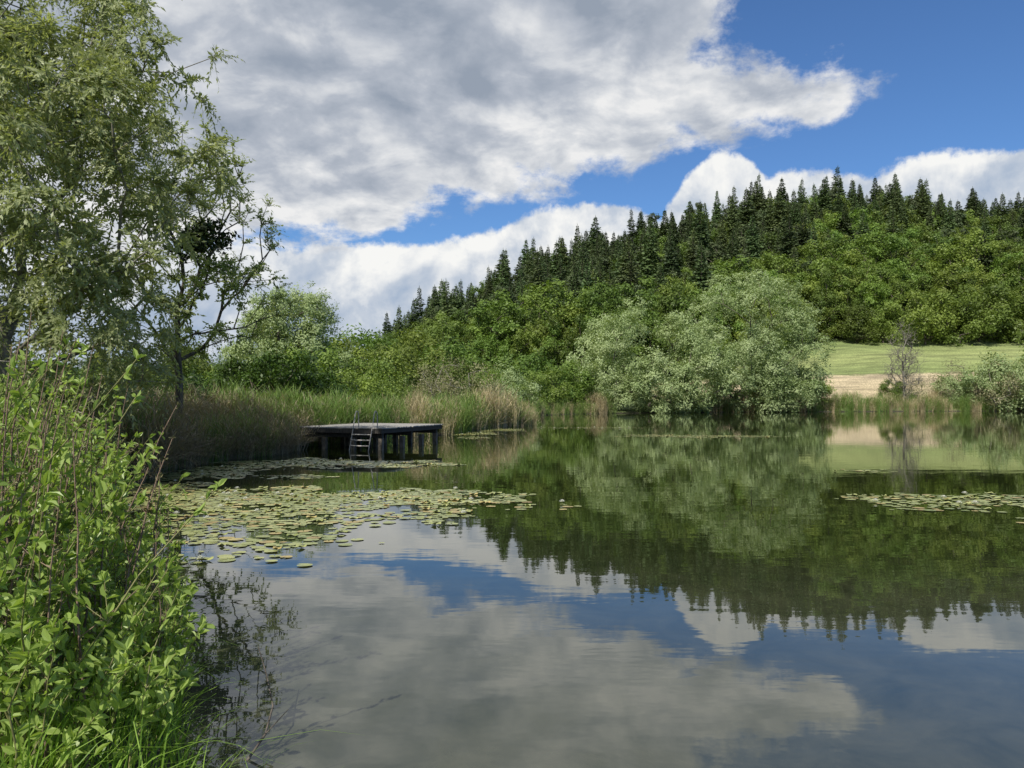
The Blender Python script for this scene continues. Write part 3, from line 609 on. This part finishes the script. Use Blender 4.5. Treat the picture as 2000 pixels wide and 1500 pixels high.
c[:, :, 2] -= (ts ** 3)[None] * (np.linalg.norm(ln, axis=1) * H)[:, None] * .9
V = np.concatenate([c + s_[:, None] * ww[None, :, None], c - s_[:, None] * ww[None, :, None]], 1).reshape(-1, 3)
q = np.array([[j, j + 1, j + 6, j + 5] for j in range(4)]); Q = (q[None] + (np.arange(n) * 10)[:, None, None]).reshape(-1, 4)
obj('bank_grass', mesh_from('bank_grass', [(V, Q, 1, np.repeat(rng.random(n), 4))], [m_grass, m_grass]))
tp = np.array([(-1.50, 4.25, -.05), (-1.40, 4.4, .10), (-1.42, 4.6, .18), (-1.54, 4.85, .28), (-1.64, 5.0, .40)])
tb = np.array([(-1.40, 4.4, .10), (-1.30, 4.5, .2)])
v1, q1 = tubes(tp[:-1], tp[1:], np.linspace(.008, .004, 4), np.linspace(.007, .003, 4), 5); v2, q2 = tubes(tb[:-1], tb[1:], np.array([.004]), np.array([.002]), 5)
obj('dead_twig', mesh_from('dead_twig', [(v1, q1, 0, 0), (v2, q2, 0, 0)], [bark]))

# ------------------------------------------------------------------ sky + sun
SUN_AZ, SUN_EL = math.radians(206), math.radians(46)
w = bpy.data.worlds.new('World'); scene.world = w; w.use_nodes = True; nt = w.node_tree; nt.nodes.clear(); N = nt.nodes.new; L = nt.links.new
def M(op, *a, clamp=False):
    n = N('ShaderNodeMath'); n.operation = op; n.use_clamp = clamp
    for i, x in enumerate(a):
        if isinstance(x, (int, float)): n.inputs[i].default_value = x
        else: L(x, n.inputs[i])
    return n.outputs[0]
def SS(x, a, b):
    n = N('ShaderNodeMapRange'); n.interpolation_type = 'SMOOTHSTEP'; L(x, n.inputs[0]); n.inputs[1].default_value = a; n.inputs[2].default_value = b; return n.outputs[0]
tc = N('ShaderNodeTexCoord'); sp = N('ShaderNodeSeparateXYZ'); L(tc.outputs['Generated'], sp.inputs[0])
yc = M('MAXIMUM', sp.outputs['Y'], .08)
u = M('DIVIDE', sp.outputs['X'], yc); v = M('DIVIDE', sp.outputs['Z'], yc)
un = M('DIVIDE', M('ADD', u, 1.0), 2.2, clamp=True)
def curve(pts, vm=1.6):
    n = N('ShaderNodeFloatCurve'); L(un, n.inputs['Value']); c = n.mapping.curves[0]
    P = [((a + 1) / 2.2, b / vm) for a, b in pts]
    c.points[0].location = P[0]; c.points[1].location = P[-1]
    for q in P[1:-1]: c.points.new(*q)
    for q in c.points: q.handle_type = 'VECTOR'
    n.mapping.update(); return M('MULTIPLY', n.outputs[0], vm)
B1 = curve([(-1, .18), (-.47, .19), (-.29, .200), (-.2, .212), (-.12, .235), (-.04, .250), (0, .270), (.067, .287), (.167, .295), (.22, .318), (.26, .330), (.333, .358), (.4, .376), (.45, .395), (.48, .412), (.55, .47), (1.2, .6)])
B2 = curve([(-1, .50), (.18, .5), (.26, .465), (.333, .442), (.4, .436), (.44, .432), (.48, .42), (.55, .40), (1.2, .4)])
B3 = curve([(-1, .2), (-.5, .2), (-.3, .205), (-.24, .212), (-.17, .20), (-.1, .203), (-.06, .212), (-.02, .225), (.013, .242), (.033, .252), (.1, .257), (.173, .250), (.195, .235), (.205, .262), (.23, .297), (.26, .320), (.293, .326), (.32, .303), (.335, .285), (.353, .298), (.4, .303), (.467, .300), (.533, .316), (.6, .327), (.667, .340), (.8, .35), (1.2, .33)])
def noise(vec, sc, det, ro=.55, dist=0):
    n = N('ShaderNodeTexNoise'); n.inputs['Scale'].default_value = sc; n.inputs['Detail'].default_value = det; n.inputs['Roughness'].default_value = ro; n.inputs['Distortion'].default_value = dist
    L(vec, n.inputs['Vector']); return n.outputs[0]
zz = M('ADD', M('MAXIMUM', sp.outputs['Z'], 0.0), .30)
cb = N('ShaderNodeCombineXYZ'); L(M('DIVIDE', sp.outputs['X'], zz), cb.inputs[0]); L(M('DIVIDE', sp.outputs['Y'], zz), cb.inputs[1])
pv = cb.outputs[0]; dv = tc.outputs['Generated']
nE = noise(pv, 4.5, 7, .64, .15); nF = noise(dv, 16, 6, .64); nG = noise(pv, 2.0, 4, .5, .1); nH = noise(pv, 6.5, 6, .56, .25); nI = noise(dv, 9, 6, .56, .2)
sh_ = N('ShaderNodeVectorMath'); sh_.operation = 'ADD'; L(pv, sh_.inputs[0]); sh_.inputs[1].default_value = (-.03, .06, 0)
nH2 = noise(sh_.outputs[0], 6.5, 6, .56, .25)
sh2 = N('ShaderNodeVectorMath'); sh2.operation = 'ADD'; L(dv, sh2.inputs[0]); sh2.inputs[1].default_value = (-.012, 0, .018)
nI2 = noise(sh2.outputs[0], 9, 6, .56, .2)
R_ = M('ADD', .255, M('MULTIPLY', M('SUBTRACT', v, .45), .5))
e1 = M('MINIMUM', M('SUBTRACT', v, B1), M('MAXIMUM', M('SUBTRACT', B2, v), M('SUBTRACT', R_, u)))
e1n = M('ADD', e1, M('ADD', M('MULTIPLY', M('SUBTRACT', nE, .5), .17), M('MULTIPLY', M('SUBTRACT', nF, .5), .09)))
m1 = SS(e1n, -.014, .026)
e2 = M('SUBTRACT', B3, v)
e2n = M('ADD', e2, M('ADD', M('MULTIPLY', M('SUBTRACT', nF, .5), .06), M('MULTIPLY', M('SUBTRACT', nI, .5), .035)))
m2 = SS(e2n, -.002, .010)
edge1 = M('SUBTRACT', 1.0, SS(e1n, .0, .20))
rel1 = M('MULTIPLY', M('SUBTRACT', nH, nH2), 1.2); rel2 = M('MULTIPLY', M('SUBTRACT', nI, nI2), 2.6)
br1 = M('ADD', M('ADD', M('ADD', .05, rel1), M('MULTIPLY', edge1, .46)), M('ADD', M('MULTIPLY', SS(nG, .34, .66), .36), M('MULTIPLY', SS(nH, .35, .65), .24)), clamp=True)
br2 = M('ADD', M('ADD', rel2, M('MULTIPLY', M('SUBTRACT', 1.0, SS(e2n, .01, .11)), .46)), M('ADD', .04, M('MULTIPLY', SS(nI, .3, .68), .42)), clamp=True)
def ramp(f, els):
    r = N('ShaderNodeValToRGB'); L(f, r.inputs[0]); E = r.color_ramp.elements
    E[0].position, E[0].color = els[0][0], (*els[0][1], 1); E[1].position, E[1].color = els[-1][0], (*els[-1][1], 1)
    for p_, c_ in els[1:-1]: x_ = E.new(p_); x_.color = (*c_, 1)
    return r.outputs[0]
c1 = ramp(br1, [(0, (.30, .35, .43)), (.45, (.46, .50, .57)), (.8, (.70, .72, .75)), (1, (.86, .86, .86))])
c2 = ramp(br2, [(0, (.38, .47, .61)), (.45, (.55, .61, .70)), (.8, (.80, .82, .84)), (1, (.93, .93, .91))])
sky = N('ShaderNodeTexSky'); sky.sky_type = 'NISHITA'; sky.sun_disc = False; sky.sun_elevation = SUN_EL; sky.sun_rotation = SUN_AZ; sky.dust_density = .3; sky.ozone_density = 2.5; sky.air_density = 1.0
tint = N('ShaderNodeMix'); tint.data_type = 'RGBA'; tint.blend_type = 'MULTIPLY'; tint.inputs[0].default_value = 1; tint.inputs[7].default_value = (.52, .74, 1.0, 1); L(sky.outputs[0], tint.inputs[6])
bs = N('ShaderNodeBackground'); L(tint.outputs[2], bs.inputs[0]); bs.inputs[1].default_value = .12
bc1 = N('ShaderNodeBackground'); L(c1, bc1.inputs[0]); bc1.inputs[1].default_value = 1.0
bc2 = N('ShaderNodeBackground'); L(c2, bc2.inputs[0]); bc2.inputs[1].default_value = 1.0
x1 = N('ShaderNodeMixShader'); L(m2, x1.inputs[0]); L(bs.outputs[0], x1.inputs[1]); L(bc2.outputs[0], x1.inputs[2])
x2 = N('ShaderNodeMixShader'); L(m1, x2.inputs[0]); L(x1.outputs[0], x2.inputs[1]); L(bc1.outputs[0], x2.inputs[2])
wo = N('ShaderNodeOutputWorld'); L(x2.outputs[0], wo.inputs[0])

sl = bpy.data.lights.new('sun', 'SUN'); sl.energy = 5.0; sl.angle = math.radians(.5); sl.color = (1, .95, .86)
so = bpy.data.objects.new('sun', sl); link(so)
sd = Vector((math.sin(SUN_AZ) * math.cos(SUN_EL), math.cos(SUN_AZ) * math.cos(SUN_EL), math.sin(SUN_EL)))
so.rotation_euler = sd.to_track_quat('Z', 'Y').to_euler(); so.location = (0, 0, 60)

cam = bpy.data.cameras.new('camera'); cam.lens = 27; cam.sensor_width = 36; cam.clip_end = 9000; cam.clip_start = .05
co = bpy.data.objects.new('camera', cam); co.location = (0, 0, 2.0); co.rotation_euler = (math.radians(90 + 1.15), 0, 0); link(co)
scene.camera = co
